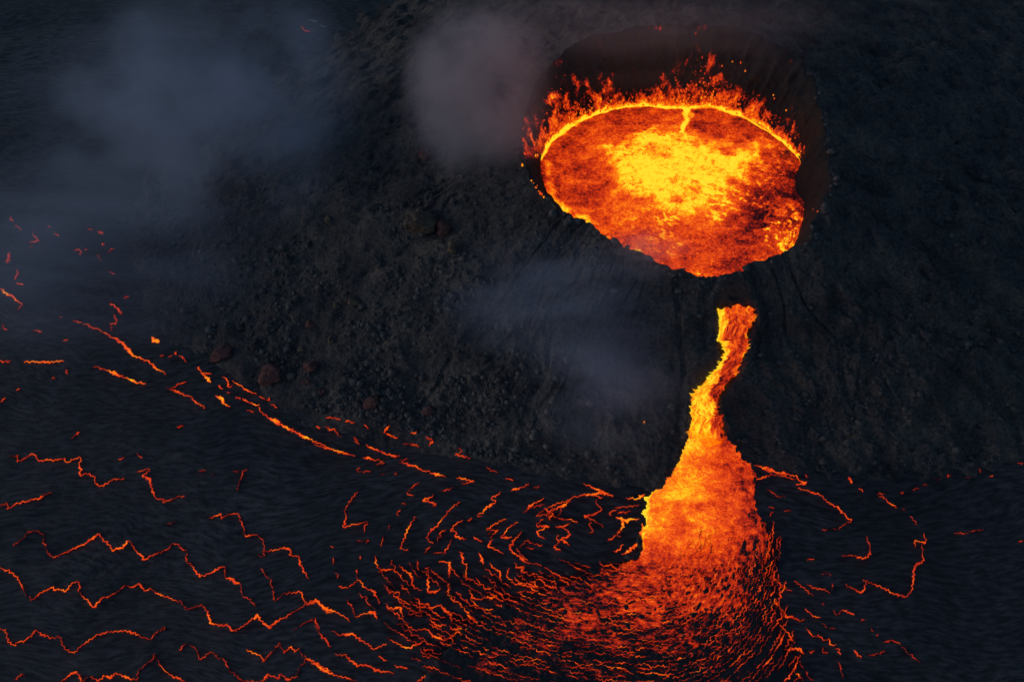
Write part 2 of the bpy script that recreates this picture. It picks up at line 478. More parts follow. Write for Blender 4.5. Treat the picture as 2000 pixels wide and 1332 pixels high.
LA = np.radians(np.arange(-180, 180, 0.9))
rows = np.sqrt(np.linspace(0.0, 1, 190))
TT, QQ = np.meshgrid(LA, rows)
RRr = look(R_LAKE, TT) * QQ * 1.01
X, Y = CEN[0] + RRr * np.cos(TT), CEN[1] + RRr * np.sin(TT)
pp = to_px(np.stack([X, Y, np.full_like(X, LAKE_Z)], -1))
warp = np.stack([(fbm(X / 3, Y / 3, 4, 101) - 0.5) * 70, (fbm(X / 3, Y / 3, 4, 105) - 0.5) * 60], -1)
pw = pp + warp
UP = [(1178, 278), (1200, 290), (1235, 268), (1290, 248), (1335, 262), (1380, 288), (1440, 292), (1478, 276), (1492, 290), (1482, 312), (1462, 335), (1430, 370), (1395, 412), (1340, 418), (1285, 392), (1225, 386), (1188, 352), (1200, 322)]
du, iu = seg_d(pw, UP)
sd = np.where(iu, -du, du)
big = fbm(X / 7, Y / 7, 4, 111)
mid = fbm(X / 2.2, Y / 1.6, 4, 113)
u, v = pp[..., 0], pp[..., 1]
ht = 0.43 + (big - 0.5) * 0.30 + (mid - 0.5) * 0.38
ht = ht + 0.12 * sstep(60, 0, sd) + 0.41 * sstep(16, -22, sd)
ht = ht - 0.16 * sstep(0.60, 0.72, fbm(X / 1.5, Y / 1.1, 3, 117)) * sstep(0, -10, sd)
ht = ht - 0.16 * sstep(1400, 1490, u + warp[..., 0]) * sstep(500, 420, v) * sstep(4, 30, sd)         # dull crust on the right
ht = ht - 0.05 * sstep(1170, 1110, u) * sstep(350, 300, v)
ht = ht + 0.10 * sstep(370, 420, v) * sstep(1440, 1390, u)
rr5, an5 = np.hypot(u - 1545, (v - 462) * 1.1), np.arctan2(v - 458 + warp[..., 1] * 0.7, u - 1552 + warp[..., 0] * 0.7)
ht = ht + 0.42 * sstep(0.50, 0.62, fbm(an5 * 5, rr5 / 14, 3, 141)) * sstep(100, 30, rr5)
d3, _ = seg_d(pp + warp * 0.2, [(1343, 212), (1338, 232), (1332, 258)], False)
ht = ht + 0.5 * sstep(8, 3, d3)
d3, _ = seg_d(pp + warp * 0.15, [(1341, 214), (1352, 226)], False)
ht = ht + 0.4 * sstep(6, 2, d3)
d4, _ = seg_d(pp + warp * 0.12, LAKE_PX[2:17], False)
ht = ht + 0.62 * sstep(1.0, 0.3, d4 / (2.0 + 8.5 * fbm(X / 3.5, Y / 3.5, 3, 145) * sstep(1600, 1300, u)))
d5, _ = seg_d(pp + warp * 0.2, [(1066, 300), (1072, 340), (1074, 385), (1092, 402), (1140, 425), (1190, 462), (1260, 492)], False)
ht = ht + 0.40 * sstep(14, 2, d5) * sstep(0.42, 0.6, fbm(X / 4, Y / 4, 3, 147))
# little torn flecks of bright melt, pulled along
fl = fbm(X / 0.9 + Y * 0.4, Y / 0.7, 3, 131)
ht = ht + 0.30 * sstep(0.60, 0.72, fl) * sstep(330, 400, v + 0.5 * (u - 1350)) * sstep(0.4, 0.6, big)
Z = LAKE_Z + 1.4 * sstep(30, -60, sd) * (0.5 + fbm(X / 2.5, Y / 2.5, 4, 121)) + (fbm(X / 1.2, Y / 1.2, 3, 125) - 0.5) * 0.4
lake = mesh('lava_lake', np.stack([X, Y, Z], -1).reshape(-1, 3), grid_faces(len(rows), len(LA), True), M_lake, smooth=True, attrs={'glow': ht.ravel()})
tag(lake, 'molten orange lava lake with bright yellow upwelling filling the crater', 'lava lake')

# ------------------------------------------------------------------ lava stream in its channel
nu = 26
Uu = np.linspace(0, 1, nu)
jag = lambda k, s: (fbm(np.arange(SN) / k, np.zeros(SN), 3, s) - 0.5)
SNF = 420
ii = np.linspace(0, SN - 1, SNF)
def up(Q): return np.stack([np.interp(ii, np.arange(SN), Q[:, k]) for k in range(Q.shape[1])], 1)
l3, r3 = up(SL3), up(SR3)
kk = np.arange(SNF)
ax_ = (r3 - l3); wd = np.linalg.norm(ax_, axis=1)[:, None]; ax_ = ax_ / wd
l3 = l3 - ax_ * ((fbm(kk / 9, kk * 0, 3, 201) - 0.30) * 2.5 * (((kk * 0.13 + vnoise(kk / 11.0, kk * 0, 205) * 2.5) % 1.0) ** 2 + 0.12))[:, None]
r3 = r3 + ax_ * ((fbm(kk / 9, kk * 0, 3, 211) - 0.30) * 2.5 * (((kk * 0.13 + vnoise(kk / 11.0, kk * 0, 215) * 2.5) % 1.0) ** 2 + 0.12))[:, None]
G = l3[:, None, :] * (1 - Uu[None, :, None]) + r3[:, None, :] * Uu[None, :, None]
# ragged torn top under the rock lip
Gx, Gy = G[..., 0], G[..., 1]
cz = cone_h(Gx, Gy, True)
cen_z = np.maximum(h0(Gx, Gy), -1)
flat = np.median(cen_z, axis=1, keepdims=True)
zz = 0.5 * cen_z + 0.5 * flat + 0.15 + (fbm(Gx / 0.9, Gy / 1.6, 3, 221) - 0.5) * 0.5 - 0.5 * (np.abs(Uu * 2 - 1)[None, :] ** 6)
zz = np.maximum(zz, h(Gx, Gy) + 0.12)
topj = (fbm(Uu * 9, Uu * 0, 3, 241) - 0.5) * 3.0 * np.clip(1 - kk / 14, 0, 1)[:, None]
endj = (fbm(Uu * 7, Uu * 0, 3, 243) - 0.4) * 8.0 * np.clip(1 - (SNF - 1 - kk) / 40, 0, 1)[:, None]
Gy = Gy + topj - endj
zz = zz - np.clip(endj, -9, 0) * -0.5
VV = np.cumsum(np.concatenate([[0], np.linalg.norm(np.diff((l3 + r3) / 2, axis=0), axis=1)]))[:, None] + 0 * Gx
vpx = np.interp(ii, np.arange(SN), (SLp[:, 1] + SRp[:, 1]) / 2)[:, None] + 0 * Gx
uw = Uu[None, :] + (fbm(VV / 4, Uu[None, :] * 3 + 0 * VV, 3, 231) - 0.5) * 0.5
split = np.interp(vpx, [600, 640, 690, 720, 745, 780, 800, 815, 830, 900], [0.18, 0.2, 0.16, 0.25, 0.45, 0.70, 0.8, 0.75, 0.8, 0.85])
hs = 0.43 + 0.46 * sstep(0.10, -0.06, uw - split)
hs = hs + 0.25 * sstep(0.9, 1.0, uw) * (vpx < 730)
hs = hs - 0.06 * sstep(660, 720, vpx) * sstep(-0.1, 0.1, uw - split)
hs = hs + 0.06 * sstep(740, 700, vpx) + 0.10 * sstep(640, 600, vpx) - 0.08 * sstep(815, 838, vpx)
stream = mesh('lava_stream', np.stack([Gx, Gy, zz], -1).reshape(-1, 3), grid_faces(SNF, nu)[:, ::-1], M_stream, smooth=True,
              attrs={'glow': hs.ravel(), 'uvm': np.stack([Uu[None, :] * wd, VV, 0 * VV], -1).reshape(-1, 3)})
tag(stream, 'narrow winding lava stream pouring down the dark flank below the crater', 'lava stream')

# ------------------------------------------------------------------ lava fan: the molten sheet
FANP = [(1356, 812), (1346, 826), (1345, 850), (1340, 872), (1324, 905), (1302, 945), (1290, 955), (1255, 968), (1266, 985), (1254, 1002), (1259, 1030), (1252, 1055), (1256, 1075), (1240, 1090), (1200, 1106), (1120, 1132), (1030, 1158),
        (950, 1195), (870, 1255), (790, 1380), (1590, 1380), (1545, 1300), (1520, 1220), (1506, 1150), (1503, 1090), (1497, 1050), (1494, 1020), (1482, 1005), (1471, 975), (1478, 940), (1468, 908), (1442, 893), (1434, 872), (1414, 846), (1408, 820)]
P0 = at_z([(770, 1390), (1640, 1390), (1340, 820)], 0.0)
gx = np.arange(P0[:, 0].min() - 4, P0[:, 0].max() + 2, 0.28); gy = np.arange(P0[0, 1] - 2, P0[2, 1] + 14, 0.28)
X, Y = np.meshgrid(gx, gy)
Z = h(X, Y)
pp = to_px(np.stack([X, Y, Z], -1))
pw = pp + np.stack([(fbm(X / 1.6, Y / 1.6, 3, 301) - 0.5) * 22, (fbm(X / 1.6, Y / 1.6, 3, 305) - 0.5) * 22], -1)
df, inf_ = seg_d(pw, FANP)
sdf = np.where(inf_, df, -df)
u, v = pp[..., 0], pp[..., 1]
def ring(u, v):
    dx, dy = u - 1290, v - 1010
    return np.sqrt(np.where(dx < 0, dx / 1.9, dx / 0.74) ** 2 + np.where(dy < 0, dy / 3.0, dy) ** 2), np.arctan2(np.maximum(dy, -60), np.where(dx < 0, dx / 1.9, dx / 0.74))
rho, phi = ring(u, v)
big = fbm(X / 5, Y / 3.2, 4, 311)
rho_h = np.sqrt(np.where(u < 1290, (u - 1290) / 1.9, np.maximum(u - 1340, 0) / 2.6) ** 2 + np.maximum(v - 1015, 0) ** 2)
hf = 0.67 + (big - 0.5) * 0.46
hf = hf - 0.19 * sstep(1340, 1450, u - (v - 950) * 0.25 + (big - 0.5) * 60) * sstep(850, 950, v)
hf = hf + 0.13 * sstep(900, 830, v) - 0.34 * sstep(0.1, -0.1, (1392 + (v - 830) * 0.5 - u) / 40.0 + (big - 0.5) * 0.8) * sstep(890, 850, v)
hf = hf - 0.26 * sstep(10, 130, rho_h + (big - 0.5) * 90) - 0.16 * sstep(120, 250, rho_h + (big - 0.5) * 60) - 0.17 * sstep(170, 310, rho_h)
hf = hf + (fbm(phi * 36, rho / 4.6, 3, 341) - 0.5) * 0.62 * sstep(10, 130, rho_h) + (fbm(phi * 16 + 40, rho / 12, 3, 345) - 0.5) * 0.3 * sstep(1380, 1440, u) * sstep(900, 960, v)
hf = hf - 0.24 * sstep(80, 0, sdf) * sstep(1085, 1130, v)
hf = hf + 0.08 * sstep(1420, 1340, u) * sstep(1070, 960, v)
hf = hf + 0.25 * sstep(10, 2, sdf) * sstep(1300, 1260, u) * sstep(1100, 1070, v)
Zs = Z + 0.1 + 0.45 * sstep(0, 14, sdf) + (fbm(X / 1.1, Y / 1.1, 3, 321) - 0.5) * 0.35 * sstep(0, 20, sdf)
vid = np.arange(X.size).reshape(X.shape)
keep = sdf > -1.5
fk = keep[:-1, :-1] & keep[1:, :-1] & keep[:-1, 1:] & keep[1:, 1:]
F = np.stack([vid[:-1, :-1][fk], vid[:-1, 1:][fk], vid[1:, 1:][fk], vid[1:, :-1][fk]], -1)
used = np.unique(F); remap = -np.ones(X.size, int); remap[used] = np.arange(len(used))
flat = lambda q: q.ravel()[used]
fan = mesh('lava_fan', np.stack([flat(X), flat(Y), flat(Zs)], -1), remap[F], M_fan, smooth=True,
           attrs={'glow': flat(hf), 'uvm': np.stack([flat(phi) * 18, flat(rho) * 0.12, 0 * flat(rho)], -1)})
tag(fan, 'broad orange lava fan spreading from the foot of the stream under dark plates', 'lava flow')

# dark crust plates that ride on the fan in rings
plates = []      # (area px, corner px (k,2))
def ring_px(rad, an):
    c_, s_ = math.cos(an), math.sin(an)
    return (1290 + rad * c_ * (1.9 if c_ < 0 else 0.74), 1010 + rad * s_ * (1.0 if s_ > 0 else 3.0))
def in_poly(x, y, P):
    ins = False
    for (x1, y1), (x2, y2) in zip(P, P[1:] + P[:1]):
        if (y1 > y) != (y2 > y) and x < (x2 - x1) * (y - y1) / (y2 - y1) + x1: ins = not ins
    return ins
for _ in range(5200):
    rad = 40 + 300 * random.random() ** 0.75
    an = random.uniform(-0.25, math.pi * 1.02)
    cov = float(sstep(90, 300, rad + 20 * max(0, -math.cos(an)) - 110 * max(0, math.cos(an)) ** 1.5 + random.uniform(-40, 40)))
    if random.random() > 0.62 * cov: continue
    cx, cy = ring_px(rad, an)
    if cy > 1345 or not in_poly(cx, cy, FANP): continue
    fsz = 0.55 + 0.5 * float(sstep(80, 260, rad))
    ln, wd_ = fsz * random.lognormvariate(1.75, 0.4), fsz * random.lognormvariate(1.05, 0.35)      # half length along the ring, half width
    ex, ey = np.array(ring_px(rad, an + 0.01)) - np.array((cx, cy))
    el = math.hypot(ex, ey); ex, ey = ex / el, ey / el
    tw = random.gauss(0, 0.25); ex, ey = ex * math.cos(tw) - ey * math.sin(tw), ex * math.sin(tw) + ey * math.cos(tw)
    pts = []
    for k in range(6):
        q = k * math.pi / 3 + random.uniform(-.3, .3)
        f = random.uniform(0.7, 1.2)
        pts.append((cx + f * (ln * math.cos(q) * ex - wd_ * math.sin(q) * ey), cy + f * (ln * math.cos(q) * ey + wd_ * math.sin(q) * ex)))
    plates.append((ln * wd_, pts))
allp = np.array([p for _, p in plates])                    # n,6,2
flatp = at_z(allp.reshape(-1, 2), 0.8).reshape(-1, 6, 3)
for _ in range(3):
    zt = h(flatp[..., 0], flatp[..., 1]) + 0.60
    flatp = at_z(allp.reshape(-1, 2), zt.ravel()).reshape(-1, 6, 3)
flatp[..., 2] += rng.normal(0, 0.05, flatp.shape[:2])
def plate_geo(P):
    ctr = P.mean(0); top = P.copy(); bot = P * 1.0; bot[:, 2] -= 0.55
    inner = ctr + (P - ctr) * 0.72; inner[:, 2] += 0.10
    V = np.concatenate([inner, top, bot]); F = []
    for k in range(6):
        j = (k + 1) % 6
        F += [(6 + k, 6 + j, j, k), (12 + k, 12 + j, 6 + j, 6 + k)]
    F += [(0, 1, 2, 3), (0, 3, 4, 5)]
    return V, np.array(F)
order = np.argsort([-a for a, _ in plates])
inview = [k for k in order if (allp[k, :, 1].mean() < 1332 and allp[k, :, 0].mean() > 880)]
bigset = set(inview[:280])
Vs, Fs, off = [], [], 0
for k in range(len(plates)):
    V, F = plate_geo(flatp[k])
    if k in bigset:
        c = V.mean(0)
        o = mesh('crust_plate', V - c, F, M_plate, parent=fan); o.location = c
    else:
        Vs.append(V); Fs.append(F + off); off += len(V)
small = mesh('crust_plates', np.concatenate(Vs), np.concatenate(Fs), M_plate, parent=fan)
tag(small, 'countless small dark crust plates drifting on the red fan', None, None, 'stuff')

# ------------------------------------------------------------------ glowing cracks in the field
def poly(o, s, txt):
    res = []
    for part in txt.split(';'):
        c = [tuple(float(q) for q in w_.split(',')) for w_ in part.split()]
        if len(c) > 1: res.append([(o[0] + x * s, o[1] + y * s) for x, y in c])
    return res
R5 = ((0, 800), .3995); R6 = ((0, 400), .3378); RA = ((350, 400), .3753); R4 = ((600, 850), .3619); RR = ((1450, 850), .3618); R3 = ((1150, 880), .3394)
CR = []      # (pixels, width px, heat)
def add(reg, wpx, ht, txt):
    for p in poly(*reg, txt): CR.append((p, wpx, ht))
add(R5, 3.2, .58, '40,230 90,228 82,255 110,245 165,215 185,248 240,245 318,238 325,260 350,245 397,235 390,270 393,318 440,318 458,330 460,360 490,373 525,360 560,342 608,338;'
    '0,465 40,458 35,487 80,462 125,450 190,432 250,402;670,305 728,292 705,325 735,345 745,390 760,430 800,440 798,452 830,440 860,435;1025,535 1075,515 1080,535 1110,518 1150,505 1168,512 1180,550 1195,580 1197,620 1225,612 1258,612;'
    '228,672 240,705 262,728 300,710 380,667 410,660 450,630 483,605 510,640 550,688 600,672 625,640 640,655 660,690 690,712 710,732 755,708 800,690;845,652 870,660 885,680 910,695;920,745 945,770 977,817 1020,800 1090,768 1100,778;'
    '1103,820 1140,835 1178,858;1290,695 1340,688 1383,672 1418,682 1415,715 1463,716 1467,760 1482,765 1490,800 1507,832;0,773 40,785 75,808 100,845 125,890;138,915 155,935 190,900 240,872 280,880 318,888 345,860 375,837;'
    '388,897 420,930 457,962 500,920 570,898;612,858 635,872 680,850 712,885 735,875 790,912 830,918 870,942 885,935;900,960 915,980 950,965 990,952 1010,985 1035,1042 1065,1052 1115,1056 1148,1085 1190,1055 1260,1003 1275,1030 1318,1065 1350,1035 1410,1005 1470,970;'
    '1395,898 1470,893 1485,935 1500,948 1550,935 1575,960 1605,993 1625,985;0,1070 25,1085 45,1130 70,1158 90,1138 130,1125 182,1077 215,1103 245,1118 288,1105;297,1122 320,1165 360,1192 395,1155 470,1105 520,1085 590,1080 640,1090 735,1125;'
    '768,1225 800,1270 830,1298 880,1318 910,1330;1205,1170 1250,1190 1275,1205 1290,1230 1330,1185;1485,1205 1540,1235 1625,1285;295,1332 330,1300 375,1283 400,1332;445,1305 480,1325 520,1300 540,1310 565,1287 610,1305 665,1318 675,1305;'
    '1270,1332 1308,1297 1360,1310 1372,1295 1410,1322 1455,1305;1385,1175 1390,1192 1425,1155 1440,1188 1465,1165;968,1195 972,1218 1000,1208 1035,1185')
add(R5, 2.0, .45, '668,212 695,240;885,428 905,425;348,150 383,112;865,87 900,83;972,303 1005,300;1040,315 1052,322;1140,302 1170,298;1185,298 1212,296;580,248 612,236;130,612 145,597 185,595 210,618;65,668 110,640 130,612;1180,903 1215,925 1250,963;'
    '1252,702 1272,722 1290,715;1275,778 1305,815 1320,830;1335,880 1343,940;750,1100 778,1078;798,1062 802,1080;685,1270 710,1245 745,1225 757,1195;1050,1200 1085,1215;1348,1165 1370,1140;1120,1270 1150,1300 1198,1330;1430,1080 1535,1020;'
    '1565,1095 1590,1120 1620,1165;1155,375 1160,395;815,562 868,545;875,1175 920,1140;70,1325 110,1290 130,1310')
add(R6, 4.2, .68, '0,480 60,525 130,577;600,738 660,770 720,815 770,868 800,885 850,905 900,945 960,983;990,1065 1060,1095 1110,1115 1130,1138 1160,1155 1185,1178;600,950 700,990 735,1008 840,1040;140,908 250,912 370,906;1400,1120 1440,1145 1500,1160;'
    '1245,1105 1280,1118 1290,1150 1330,1172;1165,970 1190,995 1220,1030;1340,1022 1400,1055 1440,1075 1480,1103')
add(R6, 8.0, .80, '875,765 890,785 925,792')
add(R6, 2.6, .52, '130,577 105,610;0,908 65,907;345,648 360,650;415,668 470,684;480,690 530,708 600,738;540,935 600,950;960,1058 990,1062 1040,1035 1080,1023;1260,1048 1290,1065;1310,1080 1335,1085;1130,955 1145,940 1170,970 1225,980;1285,990 1315,1020 1320,1060 1350,1050;'
    '1500,1108 1535,1130;1545,1135 1560,1115;1565,1155 1605,1175;1365,1110 1390,1130;1430,1185 1470,1198;925,876 950,877;975,877 1000,877;1015,850 1020,870;1040,870 1080,915;630,560 650,575 690,605 710,640;655,628 672,660 670,690 635,690 650,735;715,545 730,528 750,528;'
    '430,265 465,262 455,290 465,300;485,261 510,261;560,290 585,330;630,380 658,405;55,75 80,95;95,115 120,155;185,155 195,180 220,210 150,222;170,245 185,245;315,170 345,180;280,120 300,135;100,370 105,400 85,435;98,450 140,460;18,685 15,720 45,728;195,728 240,738;'
    '370,782 395,782;300,1005 320,1003;388,950 388,980;95,1073 118,1067;0,1145 35,1118;655,250 620,280;590,225 605,235;1020,1285 1065,1282;440,1325 458,1315')
add(R6, 8.0, .40, '505,142 560,155 600,172;55,275 45,320 38,350')
add(RA, 5.0, .70, '415,1055 435,1085 500,1128 590,1180 680,1220 780,1265 915,1308')
add(RA, 3.0, .58, '760,1105 840,1118;865,1125 915,1130;960,1145 990,1165;1060,1190 1095,1150;1075,1190 1140,1220;1160,1240 1240,1255;710,1155 735,1162;760,1155 800,1170 830,1195 850,1210;910,1205 930,1225 915,1235 940,1248;975,1255 1040,1283 1140,1312;1280,1210 1325,1230 1300,1255;'
    '1205,1190 1235,1180;1460,1265 1465,1290 1435,1300 1515,1318')
add(R4, 3.6, .62, '300,120 410,143;315,58 430,103 500,120;500,145 570,165 620,190 750,225;805,230 900,247 835,265;220,380 200,410 210,440 205,480 190,495 270,480 325,470;605,255 580,275 560,295 535,310 575,325;685,325 625,353 660,358 695,375 670,390;'
    '825,358 790,380 770,400 740,440 700,490 665,520 650,550 655,575 685,580;585,440 555,480 535,530 515,580 503,610 545,620;370,650 370,690 385,720 400,730 465,722;170,815 195,825 220,822;268,785 290,785 305,815 330,830 360,845 380,880;500,700 520,730 555,745 565,785 575,825 620,835;'
    '655,750 655,800 650,850 720,830;710,685 740,680 770,690 765,770;1045,310 990,345 1020,355 975,390 950,410 920,435 945,440;840,460 800,485 775,515 800,520 800,545 860,560;820,625 835,640 835,690 860,695 855,780 895,775;930,630 945,680 950,700;895,550 945,575;'
    '1070,450 1020,475 970,515 1030,510 990,555;1130,465 1090,500 1045,550 1105,553;1160,520 1135,550 1090,600 1105,630 1150,660 1180,690 1265,700;1000,560 975,600 1030,620 1060,640;985,690 1000,715 1040,730 1047,800;1085,715 1080,770 1110,790;'
    '1650,330 1590,310 1510,320 1440,335 1370,365 1300,390 1245,430;1420,355 1340,400 1290,430 1235,435;1280,345 1220,370 1165,415;1280,430 1350,445 1460,465;1270,450 1235,490 1305,490 1245,520 1250,540 1285,558;1560,340 1560,370 1590,400 1550,425 1490,435 1600,490;'
    '1355,490 1410,515 1410,545 1365,560 1415,598;1490,265 1540,280 1600,310;1200,265 1100,298;420,815 440,850 500,848 500,880 560,915;0,905 50,890 75,915 130,950 165,955 205,980 225,1010;430,905 440,930 500,930 520,980;585,895 620,930 650,905 665,930 720,915 770,970 780,1020;'
    '650,990 690,1010 710,1030 750,1020;760,800 755,850 790,895 830,910 850,940 880,975 910,1010 940,1050 990,1075 1040,1070;520,1010 550,1035 580,1050 640,1045 680,1080 740,1110 780,1090 810,1060 850,1090 900,1115 950,1095 1010,1110 1060,1105;130,1050 165,1080 245,1068 290,1105 330,1130 360,1155 430,1125;'
    '430,1090 470,1110 510,1140 550,1150 590,1130 640,1110;150,1180 210,1190 270,1240 330,1240 400,1275 470,1285;590,1330 640,1300 680,1275 720,1265 780,1290;262,978 300,960 360,955 380,990;0,1205 60,1245 120,1285 190,1305 265,1325;'
    '880,880 910,915 940,935 1000,940 1050,930 1100,940;870,835 890,880 930,890 960,880 1020,870;910,770 930,800 970,830 1010,820;790,1045 830,1050 880,1045 930,1060;1010,910 1040,925 1090,930;940,975 1000,985 1050,975 1080,985;880,1160 930,1155 980,1165 1020,1145;'
    '1100,790 1150,810 1200,800 1250,825;1130,850 1180,840 1240,850;760,1210 800,1225;890,1220 960,1235 1000,1215 1050,1190;890,1275 960,1275 1000,1270;1010,1295 1060,1305;840,1160 870,1165')
add(R4, 2.2, .48, '0,20 60,55 130,80 260,113;360,160 425,148;255,10 265,40;435,0 490,22;565,45 605,62;640,15 680,40 650,50;500,140 545,130;790,280 725,305;265,190 290,180;265,193 345,200;395,208 420,210;470,210 485,208;280,295 240,340 220,380;325,470 305,525;265,572 330,563 320,585;'
    '510,370 535,370;500,400 485,430 500,437;440,485 440,510;410,545 400,600;125,605 145,610;140,660 150,700;155,735 172,770;220,822 250,795 268,785;380,880 392,910;268,720 268,780;285,650 290,670;645,720 655,750;600,675 598,730;635,720 660,718;735,650 760,600 785,560;630,635 665,600;'
    '675,640 735,635;1130,713 1160,715 1155,745;1200,735 1235,755;1285,375 1200,395;1420,480 1340,500;1260,275 1215,283;960,170 1005,195 1035,205;1070,232 1115,245;1190,560 1200,580 1270,595;1180,610 1225,618;215,880 240,925 262,978;0,1005 40,990;550,940 555,965 600,955 640,960;'
    '380,1190 430,1220;470,1245 545,1255;560,1205 615,1210;620,1185 670,1195;60,1060 95,1100 130,1145;720,1230 770,1245;750,1200 800,1220')
add(RR, 6.0, .62, '60,160 120,175 180,200 250,215 290,220 310,245 340,262 290,270')
add(RR, 3.4, .56, '80,245 130,222 190,212 250,230 290,245;300,285 350,300 420,325 470,365 520,395 555,440 592,460 545,480 522,508;575,225 590,260;740,325 800,370 835,388;968,590 978,670 935,710 920,800 910,845 880,875 835,860 750,820 700,800 650,782;668,548 690,590 685,640 660,662 590,650 540,655;'
    '978,530 990,580 930,573 932,605;120,850 165,880 215,945 240,985 265,980 310,1005 330,990;335,940 380,970 420,985;340,1035 380,1085 410,1078 440,1110 465,1105 480,1130 505,1125;345,808 400,830 440,828 475,852;190,1010 235,1060 260,1090 280,1120;760,1115 810,1105 850,1130;540,940 605,965;'
    '235,1160 310,1150 330,1185;165,1215 210,1240 260,1265 300,1290 325,1325;600,1160 640,1205;100,820 130,870 160,915 190,910;665,790 660,830 635,850 595,830 555,808')
add(RR, 2.2, .44, '510,505 430,515;130,295 165,310 185,328 235,333;140,390 175,395;150,440 165,410;225,408 265,412;335,213 358,228;630,285 655,303;710,318 770,315;865,395 885,410;905,438 920,460 940,482;850,310 870,308;915,297 955,285;970,272 1000,270;1030,248 1070,237;1105,228 1125,215;1195,232 1230,223;'
    '1280,180 1285,205;1335,220 1355,224;1480,152 1515,148;1145,535 1220,525 1260,515 1300,505;1490,580 1515,572;345,670 388,674;425,745 475,750 478,765;475,852 488,800;130,760 165,765 210,815 265,848;280,785 340,830 385,870;430,1010 460,1035;470,1050 500,1038;425,910 445,920;'
    '485,945 515,970 540,940;635,998 660,992;685,1038 705,1060;718,1085 738,1075;850,1130 900,1180 960,1222;170,1165 235,1160;360,1168 395,1165;430,1145 435,1172 465,1168;500,1150 520,1155 530,1185;665,1185 700,1190 765,1160;300,1215 330,1260;345,1270 360,1310 380,1328;525,1225 530,1270 540,1325;115,930 160,1000')
add(R3, 6.0, .72, '215,275 280,278 320,250;155,385 200,400 290,395;195,400 195,440 160,480;310,420 305,490 285,530 250,560 190,600')
add(R3, 3.4, .58, '150,330 220,325 290,310;165,360 240,345;160,480 110,520;200,540 165,575 135,580;0,205 60,225 140,265;0,250 50,262 80,270')
CR.append(([(590, 50), (593, 58), (607, 64)], 3.0, .42))

EXTRA = []                       # hairline joins between neighbouring cracks of one row on the far left
ends = [(np.asarray(p[0]), np.asarray(p[-1])) for p, _, _ in CR]
for i in range(len(CR)):
    a_ = ends[i][1]
    if not (a_[0] < 620 and a_[1] > 940): continue
    best = None
    for j in range(len(CR)):
        b_ = ends[j][0]
        d_ = math.hypot(*(a_ - b_))
        if i != j and 4 < d_ < 42 and b_[0] > a_[0] - 4 and (best is None or d_ < best[0]): best = (d_, b_)
    if best:
        d_, b_ = best
        m_ = (a_ + b_) / 2 + rng.normal(0, d_ * 0.12, 2)
        EXTRA.append(([tuple(a_), tuple(m_), tuple(b_)], 1.6, .44))
CR += EXTRA
FC = []      # procedural ring cracks on the fan
r_ = 88.0; row = 0
while r_ < 480:
    ph = math.pi * 1.0
    while ph > -0.3:
        Lr = random.uniform(18, 95)
        dph = Lr / (r_ * (1 + 0.6 * max(0, -math.cos(ph))))
        pts = []
        n_ = max(3, int(Lr / 6))
        saw_p, saw_a = random.random(), random.uniform(2.0, 5.5)
        for k in range(n_ + 1):
            an = ph - dph * k / n_
            z_ = ((k * 0.37 + saw_p) % 1.0 - 0.5) * saw_a + random.uniform(-1.1, 1.1) + 4 * (float(vnoise(an * 7 + row * .2, row * .4, 431)) - 0.5)
            pts.append(ring_px(r_ + z_, an))
        mx_, my_ = pts[len(pts) // 2]
        fade = float(sstep(300, 430, r_)) * (1 - 0.8 * max(0, math.cos(ph))) + 0.15 * max(0, -math.cos(ph)) * float(sstep(150, 260, r_))
        side_ = in_poly(mx_, my_, [(1250, 1092), (1100, 1112), (960, 1095), (860, 1095), (740, 1110), (650, 1190), (610, 1345), (1000, 1345)]) and random.random() < 0.22 + 0.5 * float(sstep(640, 1050, mx_))
        inside = side_ or in_poly(mx_, my_, FANP) or in_poly(mx_ - 26, my_, FANP) or in_poly(mx_ + 26, my_, FANP)
        if inside and my_ > 1050 and my_ < 1350 and random.random() > 0.10 + 0.45 * fade:
            FC.append((pts, (0.75 if side_ else 1.0) * random.uniform(1.3, 2.4) * (1.1 - 0.25 * fade), random.uniform(.42, .62) - 0.08 * fade))
        ph -= dph * random.uniform(1.0, 1.25)
    r_ += random.uniform(5.0, 6.8) + 4.0 * (r_ / 400)
    row += 1

